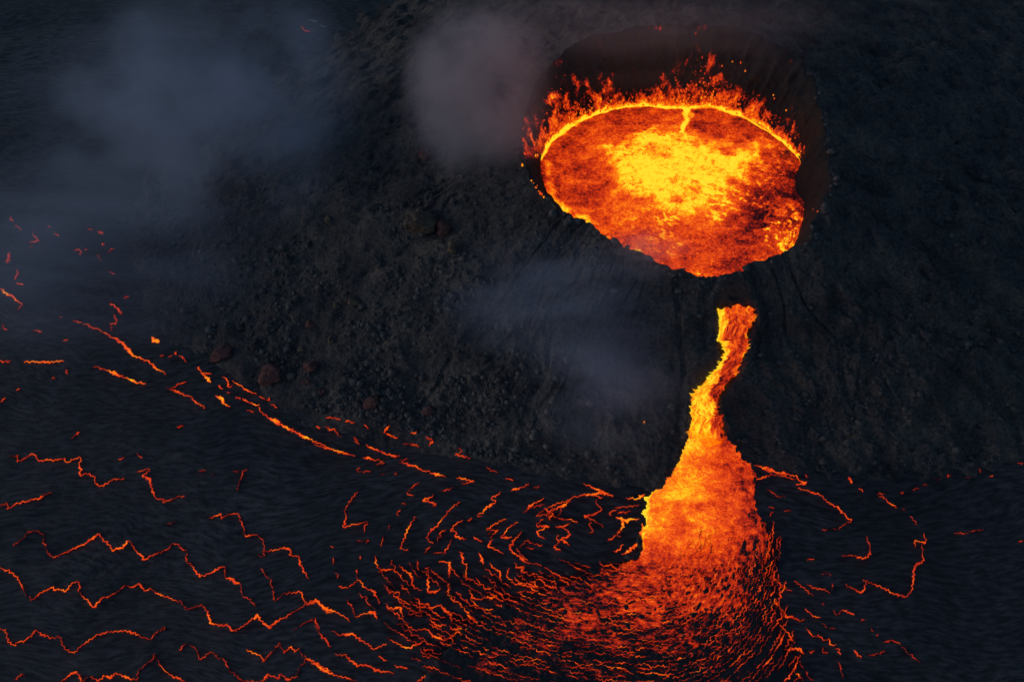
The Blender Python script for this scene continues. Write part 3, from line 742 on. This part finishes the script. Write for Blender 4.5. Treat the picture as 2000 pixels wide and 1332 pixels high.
def ribbon(pts, base, wpx, ht, seed):
    n = len(pts)
    k = np.arange(n)
    scale = np.linalg.norm(base - np.array([0, 0, CAM_Z]), axis=1) / FPX
    tan = np.gradient(base, axis=0); tan[:, 2] = 0; tan /= np.linalg.norm(tan, axis=1)[:, None] + 1e-9
    nor = np.stack([-tan[:, 1], tan[:, 0], 0 * k], 1)
    r = np.random.default_rng(seed)
    off = (r.random(n) - 0.5) * 2.6 + (fbm(k / 5.0, k * 0 + seed, 2, 501) - 0.5) * 4.5 + (((k * 0.21 + seed * 0.37) % 1.0) - 0.5) * 2.4
    end = np.minimum(k, n - 1 - k) / max(1, n * 0.18)
    wv = wpx * np.clip(end, 0.25, 1) * (0.18 + 3.1 * (0.35 + 0.65 * r.random(n)) * fbm(k / 8.0, k * 0 + seed * 1.7, 2, 511) ** 2)
    wv = np.clip(wv, 0.6, wpx * 2)
    c = base + nor * (off * scale)[:, None]
    a_, b_ = c + nor * (wv * scale * 0.5)[:, None], c - nor * (wv * scale * 0.5)[:, None]
    top = c.copy(); top[:, 2] += 0.20 + 0.05 * r.random(n)
    a_[:, 2] += 0.04; b_[:, 2] += 0.04
    lo_a, lo_b = a_.copy(), b_.copy(); lo_a[:, 2] -= 0.4; lo_b[:, 2] -= 0.4
    V = np.stack([lo_a, a_, top, b_, lo_b], 1).reshape(-1, 3)
    hv = ht - 0.05 + (fbm(k / 7.0, k * 0 + seed * 0.9, 2, 521) - 0.48) * 0.5 - 0.12 * (1 - np.clip(end, 0, 1))
    H = np.stack([hv - 0.35, hv - 0.14, hv + 0.04, hv - 0.14, hv - 0.35], 1).ravel()
    return V, grid_faces(n, 5), H
CR.sort(key=lambda q: -q[1] * np.hypot(*np.diff(np.asarray(q[0]), axis=0).T).sum())
Vs, Fs, Hs, off = [], [], [], 0
SMP = [resample(px, max(6, int(np.hypot(*np.diff(np.asarray(px), axis=0).T).sum() / 1.9))) for px, _, _ in CR]
HITS = np.split(hit(np.concatenate(SMP), h), np.cumsum([len(q) for q in SMP])[:-1])
for i, (px, wpx, ht) in enumerate(CR):
    V, F, H = ribbon(SMP[i], HITS[i], wpx, ht, i + 1)
    if i < 298:
        c = V.mean(0)
        o = mesh('glowing_crack', V - c, F, M_crack, parent=field, attrs={'glow': H}); o.location = c
    else:
        Vs.append(V); Fs.append(F + off); Hs.append(H); off += len(V)
if Vs:
    o = mesh('glowing_cracks', np.concatenate(Vs), np.concatenate(Fs), M_crack, parent=field, attrs={'glow': np.concatenate(Hs)})
    tag(o, 'scattered small glowing cracks in the dark crust', None, None, 'stuff')
for _ in range(45):
    r0, a0 = random.uniform(45, 330), random.uniform(math.pi * 0.82, math.pi * 1.12)
    px0 = ring_px(r0, a0); px0 = (px0[0], px0[1] if a0 < math.pi else 1010 - (px0[1] - 1010) * -0.35)
    if not in_poly(px0[0], px0[1], [(1235, 985), (1150, 970), (1000, 975), (880, 1000), (790, 1060), (760, 1130), (900, 1110), (1080, 1110), (1190, 1100), (1225, 1060)]): continue
    if random.random() > 0.55: continue
    pts = [px0]
    tx, ty = 0.55 * math.sin(a0 * 2 + 0.3) * -1 + random.gauss(0, .5), 1.0
    for k in range(random.randint(2, 6)):
        sx_ = random.choice((-1, 1)) * random.uniform(2, 8)
        pts.append((pts[-1][0] + sx_ + tx * 3, pts[-1][1] + random.uniform(2, 8)))
    FC.append((pts, random.uniform(1.2, 2.4), random.uniform(.42, .62)))
FC.sort(key=lambda q: -q[1] * np.hypot(*np.diff(np.asarray(q[0]), axis=0).T).sum())
SMP = [resample(px, max(6, int(np.hypot(*np.diff(np.asarray(px), axis=0).T).sum() / 1.9))) for px, _, _ in FC]
HITS = np.split(hit(np.concatenate(SMP), lambda x, y: h(x, y) + 0.5), np.cumsum([len(q) for q in SMP])[:-1])
Vs, Fs, Hs, off = [], [], [], 0
for i, (px, wpx, ht) in enumerate(FC):
    V, F, H = ribbon(SMP[i], HITS[i], wpx, ht, i + 1001)
    if i < min(290, len(FC) - 5):
        c = V.mean(0)
        o = mesh('glowing_crack', V - c, F, M_crack, parent=fan, attrs={'glow': H}); o.location = c
    else:
        Vs.append(V); Fs.append(F + off); Hs.append(H); off += len(V)
o = mesh('glowing_cracks', np.concatenate(Vs), np.concatenate(Fs), M_crack, parent=fan, attrs={'glow': np.concatenate(Hs)})
tag(o, 'fine glowing cracks in rings across the fan', None, None, 'stuff')
print('cracks', len(FC), len(CR), 'plates', len(plates))

# ------------------------------------------------------------------ rocks
def ico(sub=1):
    p = (1 + 5 ** .5) / 2
    V = [(-1, p, 0), (1, p, 0), (-1, -p, 0), (1, -p, 0), (0, -1, p), (0, 1, p), (0, -1, -p), (0, 1, -p), (p, 0, -1), (p, 0, 1), (-p, 0, -1), (-p, 0, 1)]
    F = [(0, 11, 5), (0, 5, 1), (0, 1, 7), (0, 7, 10), (0, 10, 11), (1, 5, 9), (5, 11, 4), (11, 10, 2), (10, 7, 6), (7, 1, 8), (3, 9, 4), (3, 4, 2), (3, 2, 6), (3, 6, 8), (3, 8, 9), (4, 9, 5), (2, 4, 11), (6, 2, 10), (8, 6, 7), (9, 8, 1)]
    V = [np.array(v) / np.linalg.norm(v) for v in V]
    for _ in range(sub):
        mid, F2 = {}, []
        def m(a, b):
            k = (min(a, b), max(a, b))
            if k not in mid:
                q = V[a] + V[b]; V.append(q / np.linalg.norm(q)); mid[k] = len(V) - 1
            return mid[k]
        for a, b, c in F:
            x, y, z = m(a, b), m(b, c), m(c, a)
            F2 += [(a, x, z), (b, y, x), (c, z, y), (x, y, z)]
        F = F2
    return np.array(V), np.array(F)
I0, I1, I3 = ico(0), ico(1), ico(3)
def blob(base, seed, rough=0.35, flat=0.8):
    V, F = base
    r = np.random.default_rng(seed)
    f = 1 + rough * (fbm(V[:, 0] * 1.3 + seed * 3.1, V[:, 1] * 1.3 + V[:, 2] * 1.7, 3, seed % 50) - 0.5) * 2
    # a few flat fracture faces
    W = V * f[:, None]
    for _ in range(8):
        n = r.normal(size=3); n /= np.linalg.norm(n)
        dd = W @ n
        lim = 0.52 + 0.3 * r.random()
        W = W - n[None, :] * np.maximum(dd - lim, 0)[:, None] * 0.85
    W[:, 2] *= flat
    return W, F

# rubble on the flank, joined: too small and many to pick apart
n = 36000
cand = np.stack([rng.uniform(240, 2000, n), rng.uniform(330, 960, n)], 1)
dens = fbm(cand[:, 0] / 90, cand[:, 1] / 70, 4, 601)
wgt = np.where(cand[:, 0] < 1050, 0.75, 0.28) * sstep(0.32, 0.62, dens)
cand = cand[rng.random(n) < wgt]
W3 = at_z(cand, 8.0)
W3 = hit(cand, h0)
dxy = W3[:, :2] - CEN
tha, ra = np.arctan2(dxy[:, 1], dxy[:, 0]), np.hypot(dxy[:, 0], dxy[:, 1])
sa = (ra - look(R_RIM, tha)) / (look(R_BASE, tha) - look(R_RIM, tha))
okf = np.array([not in_poly(x_, y_, FANP) for x_, y_ in cand])
ok = okf & (sa > 0.04) & (sa < 0.97) & (stream_d(W3[:, 0], W3[:, 1]) > 1.0)
W3, sa = W3[ok], sa[ok]
thr_ = rng.uniform(-math.pi, 0.4, 170)                      # broken blocks along the near crest
rr9 = look(R_RIM, thr_) + rng.uniform(-0.2, 1.6, 170)
rx, ry = CEN[0] + rr9 * np.cos(thr_), CEN[1] + rr9 * np.sin(thr_)
rim_pts = np.stack([rx, ry, cone_h(rx, ry)], 1)
W3 = np.concatenate([W3, rim_pts]); sa = np.concatenate([sa, np.full(170, 1.4)])
sz = np.clip(0.20 * np.exp(rng.normal(0, 0.68, len(W3))) * (0.7 + 0.8 * sa), 0.1, 1.15)
kinds = [blob(I0, 900 + k, 0.5, 0.75) for k in range(10)] + [blob(I1, 950 + k, 0.45, 0.8) for k in range(6)]
Vs, Fs, off = [], [], 0
for k, (B, F) in enumerate(kinds):
    idx = np.where((np.arange(len(W3)) * 7) % len(kinds) == k)[0]
    if len(idx) == 0: continue
    an = rng.uniform(0, 6.28, len(idx)); c_, s_ = np.cos(an), np.sin(an)
    sx = sz[idx] * rng.uniform(0.8, 1.3, len(idx)); sy = sz[idx]; szz = sz[idx] * rng.uniform(0.7, 1.1, len(idx))
    vx, vy, vz = B[:, 0][None] * sx[:, None], B[:, 1][None] * sy[:, None], B[:, 2][None] * szz[:, None]
    P = np.stack([vx * c_[:, None] - vy * s_[:, None], vx * s_[:, None] + vy * c_[:, None], vz + 0.1 * sz[idx][:, None]], -1) + W3[idx][:, None, :]
    nb = len(B)
    Vs.append(P.reshape(-1, 3)); Fs.append((F[None] + (np.arange(len(idx)) * nb)[:, None, None]).reshape(-1, 3) + off); off += nb * len(idx)
rub = mesh('rubble', np.concatenate(Vs), np.concatenate(Fs), M_rub)
tag(rub, 'loose dark scoria rubble strewn over the cone flank', 'rubble', None, 'stuff')

BOULD = [  # px, py, width px, height px, material, label
    (433, 694, 46, 30, M_red, 'large reddish boulder at the foot of the slope, leftmost of the red ones'),
    (533, 734, 46, 40, M_red, 'largest reddish boulder at the foot of the slope above the glowing cracks'),
    (607, 719, 32, 26, M_red, 'reddish boulder up and to the right of the largest one'),
    (598, 746, 17, 13, M_red, 'small reddish stone just below a boulder and right of the largest one'),
    (629, 766, 20, 13, M_red, 'small flat reddish stone lying lowest between the largest boulder and the twin-topped one'),
    (727, 788, 40, 24, M_red, 'broad reddish boulder with a smaller grey one on its upper side'),
    (737, 763, 24, 22, M_grey, 'grey boulder leaning on the upper side of a broad reddish one'),
    (836, 804, 26, 18, M_red, 'reddish boulder farthest right along the foot of the slope'),
    (862, 800, 20, 14, M_grey, 'small grey boulder just right of the rightmost red one'),
    (498, 675, 20, 28, M_grey, 'upright grey boulder between two large reddish boulders'),
    (541, 704, 14, 14, M_grey, 'small grey stone just above the largest reddish boulder'),
    (641, 430, 18, 18, M_tan, 'pale tan stone alone high on the upper left flank'),
    (562, 508, 18, 26, M_grey, 'tall grey stone alone on the left flank below the smoke'),
    (645, 667, 12, 16, M_tan, 'small tan stone in the middle of the left flank'),
    (587, 682, 16, 13, M_tan, 'small tan stone above the right reddish boulder'),
    (606, 635, 26, 14, M_red, 'low reddish stone patch in the middle of the left flank'),
    (657, 598, 16, 14, M_tan, 'small tan stone right of the low reddish patch'),
    (690, 590, 22, 20, M_tan, 'brownish stone left of the centre of the flank'),
    (820, 440, 70, 62, M_tan, 'big brown rock outcrop on the flank left of the lava lake'),
    (868, 452, 34, 40, M_red, 'orange brown rock block on the right side of the big outcrop'),
    (884, 488, 22, 26, M_tan, 'brown rock block at the lower right of the big outcrop'),
    (828, 303, 30, 30, M_red, 'dim red rock under the pale smoke left of the crater'),
    (735, 405, 26, 12, M_grey, 'flat grey rock on the upper flank above the big outcrop'),
    (1000, 640, 16, 12, M_grey, 'small grey stone on the middle flank under the blue smoke'),
    (945, 700, 15, 13, M_grey, 'small grey stone on the lower middle flank'),
    (895, 690, 14, 14, M_grey, 'small grey stone left of another on the lower middle flank'),
    (905, 790, 16, 12, M_grey, 'small grey stone above the foot of the middle slope'),
    (780, 690, 16, 13, M_grey, 'small grey stone above the broad reddish boulder'),
    (700, 700, 15, 12, M_grey, 'small grey stone between the right reddish boulder and the broad one'),
    (470, 640, 16, 13, M_grey, 'small grey stone above the upright grey boulder'),
]
bp = np.array([(b[0], b[1]) for b in BOULD], float)
bpos = hit(bp, h0)
for k, (x, y, wv, hv, m_, lab) in enumerate(BOULD):
    sc_ = np.linalg.norm(bpos[k] - np.array([0, 0, CAM_Z])) / FPX
    B, F = blob(I3, 700 + k * 3, 0.4, 1.0)
    w_, hh_ = wv * sc_ / 2, hv * sc_ / 2
    B = B * np.array([w_, (w_ + hh_) / 2, hh_ * 1.0])
    n3 = fbm(B[:, 0] * 1.6 + k * 7, B[:, 1] * 1.6 + B[:, 2] * 2.1, 3, 33)
    B = B * (1 + 0.22 * (n3 - 0.5) * 2)[:, None]
    o = mesh('boulder', B, F, m_)
    o.location = (bpos[k][0], bpos[k][1], bpos[k][2] + hh_ * 0.15)
    o.rotation_euler = (0, 0, random.uniform(0, 0.5))
    tag(o, lab, 'boulder', 'boulders on the cone flank')

# pale mineral-crusted ledges beside the small far vent at the upper left
for (x, y, wv, hv, lab) in [(612, 42, 22, 6, 'pale mineral crusted ledge just above the small far glowing vent'), (632, 52, 16, 4, 'thin pale ledge to the right of the small far vent'), (625, 77, 12, 4, 'pale ledge below the small far vent')]:
    p = hit([(x, y)], h0)[0]; sc_ = np.linalg.norm(p - np.array([0, 0, CAM_Z])) / FPX
    B, F = blob(I3, int(x) + 5, 0.5, 1.0)
    o = mesh('pale_ledge', B * np.array([wv * sc_ / 2, hv * sc_ / 2, hv * sc_ * 0.4]), F, M_pale)
    o.location = p; o.rotation_euler = (0, 0, -0.35)
    tag(o, lab, 'rock', 'pale ledges by the far vent')

# dark crust blocks stranded at the left edge of the fan
for (x, y, wv, hv, lab) in [(1249, 1062, 12, 34, 'upright dark crust block wedged into the bright left edge of the fan'), (1228, 1092, 16, 14, 'small dark crust block in the yellow spill left of the fan'),
                            (1161, 1118, 22, 14, 'dark crust block farthest left along the fan margin'), (1188, 1098, 20, 12, 'flat dark crust block between two others on the fan margin'), (1115, 1122, 26, 16, 'dark crust lump at the outer tip of the fan margin')]:
    p = hit([(x, y)], h)[0]; sc_ = np.linalg.norm(p - np.array([0, 0, CAM_Z])) / FPX
    B, F = blob(I3, int(x), 0.5, 1.0)
    o = mesh('crust_block', B * np.array([wv * sc_ / 2, hv * sc_ / 2, min(wv, hv) * sc_ * 0.45]), F, M_plate)
    o.location = (p[0], p[1], p[2] + 0.75)
    tag(o, lab, 'rock', 'crust blocks at the fan margin')

# ------------------------------------------------------------------ spatter clots thrown on the crater wall and the rim
cl = []
for _ in range(1500):
    x = random.uniform(1045, 1565)
    ey = float(np.interp(x, [p[0] for p in LAKE_PX[2:17]], [p[1] for p in LAKE_PX[2:17]]))
    ty = float(np.interp(x, [p[0] for p in prof], [p[1] for p in prof]))
    t_ = random.random() ** 1.5 * 1.15
    if float(fbm(x / 22, 3.0 + t_ * 2, 3, 710)) + random.uniform(-.2, .2) < 0.46: continue
    cl.append((x, ey + (ty - ey) * t_ - 2, 0.72 - 0.42 * t_ + random.uniform(-.12, .12), random.uniform(1.2, 4.2) * (1.15 - 0.4 * t_)))
for (x, y) in [(1042, 357), (1046, 366), (1052, 372), (1058, 378), (1062, 384), (1049, 362), (1055, 376), (1038, 352), (1178, 452), (1186, 462), (1192, 466), (1205, 470), (1588, 408), (1596, 412), (1020, 322), (1410, 128), (1430, 120), (1446, 122), (1455, 138), (1510, 185), (1512, 192), (1535, 215), (1258, 822)]:
    cl.append((x, y, random.uniform(.55, .8), random.uniform(3, 6) if x < 1100 else 3.2))
def hw(x, y):
    """terrain with the crater: below the crest the wall and the lake"""
    dx, dy = x - CEN[0], y - CEN[1]
    th, r = np.arctan2(dy, dx), np.hypot(dx, dy)
    rl_, rr_, zr_ = look(R_LAKE, th), look(R_RIM, th), look(Z_RIM, th)
    q = 1 - (1 - np.clip((r - rl_ + 0.3) / (rr_ - rl_ + 0.3), 0, 1)) ** 1.6
    return np.where(r < rr_, LAKE_Z - 1 + (zr_ - LAKE_Z + 1) * q, H0G(x, y))
cp = hit([(a, b) for a, b, c, d_ in cl], hw, step=0.35)
Vs, Fs, Hs, off = [], [], [], 0
big_order = np.argsort([-c[3] for c in cl])
bigc = set(big_order[:240].tolist())
for k, (x, y, ht_, s_) in enumerate(cl):
    sc_ = np.linalg.norm(cp[k] - np.array([0, 0, CAM_Z])) / FPX
    B, F = blob(I1 if k in bigc else I0, 1200 + k, 0.6, 1.0)
    B = B * np.array([s_, s_, s_ * random.uniform(1.0, 2.2)]) * sc_ * 0.5
    if k in bigc:
        o = mesh('spatter_clot', B, F, M_clot, parent=wall, attrs={'glow': np.full(len(B), ht_)})
        o.location = cp[k] + np.array([0, -0.35, 0.1])
    else:
        Vs.append(B + cp[k] + np.array([0, -0.35, 0.1])); Fs.append(F + off); off += len(B); Hs.append(np.full(len(B), ht_))
o = mesh('spatter_clots', np.concatenate(Vs), np.concatenate(Fs), M_clot, parent=wall, attrs={'glow': np.concatenate(Hs)})
tag(o, 'fine red spatter drops on the crater wall', None, None, 'stuff')

# ------------------------------------------------------------------ smoke
def smoke(px, py, z, rad, dens, col, seed, label, rot=0.0, nscale=1.6, thr=(0.38, 0.72), soft=0.98, aniso=0.0, strch=(0.7, 1.5, 1.2)):
    P = at_z([(px, py)], z)[0]
    V, F = ico(2)
    o = mesh('smoke', V * 1.0, F, None)
    o.location = P; o.scale = rad; o.rotation_euler = (0, rot, 0)
    m, t, out = new_mat('smoke_air')
    L = t.links.new
    tc = N(t, 'ShaderNodeTexCoord')
    ln = N(t, 'ShaderNodeVectorMath', operation='LENGTH'); L(tc.outputs['Object'], ln.inputs[0])
    fo = N(t, 'ShaderNodeMapRange', interpolation_type='SMOOTHSTEP'); fo.inputs[1].default_value = soft; fo.inputs[2].default_value = 0.0; fo.inputs[3].default_value = 0; fo.inputs[4].default_value = 1
    L(ln.outputs['Value'], fo.inputs[0])
    ad = N(t, 'ShaderNodeVectorMath', operation='ADD'); L(tc.outputs['Object'], ad.inputs[0]); ad.inputs[1].default_value = (seed * 3.7, seed * 1.9, seed * 2.3)
    mpn = N(t, 'ShaderNodeMapping'); mpn.inputs['Rotation'].default_value = (0, 0.6, 0.7); mpn.inputs['Scale'].default_value = strch
    L(ad.outputs[0], mpn.inputs[0])
    nz = N(t, 'ShaderNodeTexNoise', i_Scale=nscale, i_Detail=3.0, i_Roughness=0.6); L(mpn.outputs[0], nz.inputs[0])
    er = math_n(t, 'MULTIPLY', math_n(t, 'SUBTRACT', nz.outputs[0], thr[0]), thr[1])
    dn = math_n(t, 'MULTIPLY', math_n(t, 'MULTIPLY', fo.outputs[0], math_n(t, 'ADD', er, 0.0, True)), dens)
    pv = N(t, 'ShaderNodeVolumePrincipled'); pv.inputs['Color'].default_value = (*col, 1); pv.inputs['Anisotropy'].default_value = aniso
    L(dn, pv.inputs['Density'])
    L(pv.outputs[0], out.inputs['Volume'])
    m.cycles.volume_sampling = 'DISTANCE'
    o.data.materials.append(m)
    tag(o, label, 'smoke', None, 'stuff')
    return o
BL, PU = (0.66, 0.76, 0.98), (1.0, 0.84, 0.91)  # PU: extra red lava glow put into the smoke colour as a tint
smoke(390, 200, 24, (58, 56, 26), 0.085, BL, 1, 'wide blue grey bank of smoke over the upper left slope', thr=(0.43, 4.8), nscale=2.3, strch=(1.1, 0.75, 1.0))
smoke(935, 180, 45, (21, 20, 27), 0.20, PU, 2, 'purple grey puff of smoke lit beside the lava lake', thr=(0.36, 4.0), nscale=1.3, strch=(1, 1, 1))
smoke(1090, 585, 24, (32, 20, 14), 0.075, BL, 3, 'thin blue smoke drifting over the flank below the lake', thr=(0.40, 4.0), nscale=1.6)
smoke(1180, 745, 18, (22, 22, 14), 0.065, BL, 4, 'thin blue smoke trailing down the flank left of the lava stream', thr=(0.40, 4.0), nscale=1.6)
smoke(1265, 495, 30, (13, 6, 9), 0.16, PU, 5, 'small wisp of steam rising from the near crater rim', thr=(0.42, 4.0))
smoke(170, 480, 8, (60, 46, 14), 0.070, BL, 6, 'faint haze of smoke above the far left lava crust', thr=(0.38, 4.0), nscale=1.8)
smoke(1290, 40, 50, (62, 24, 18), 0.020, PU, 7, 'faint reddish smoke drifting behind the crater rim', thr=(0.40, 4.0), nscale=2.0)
smoke(565, 285, 25, (22, 8, 8), 0.09, BL, 8, 'pale slanting wisp of smoke left of the crater', rot=-0.5, thr=(0.36, 4.0))
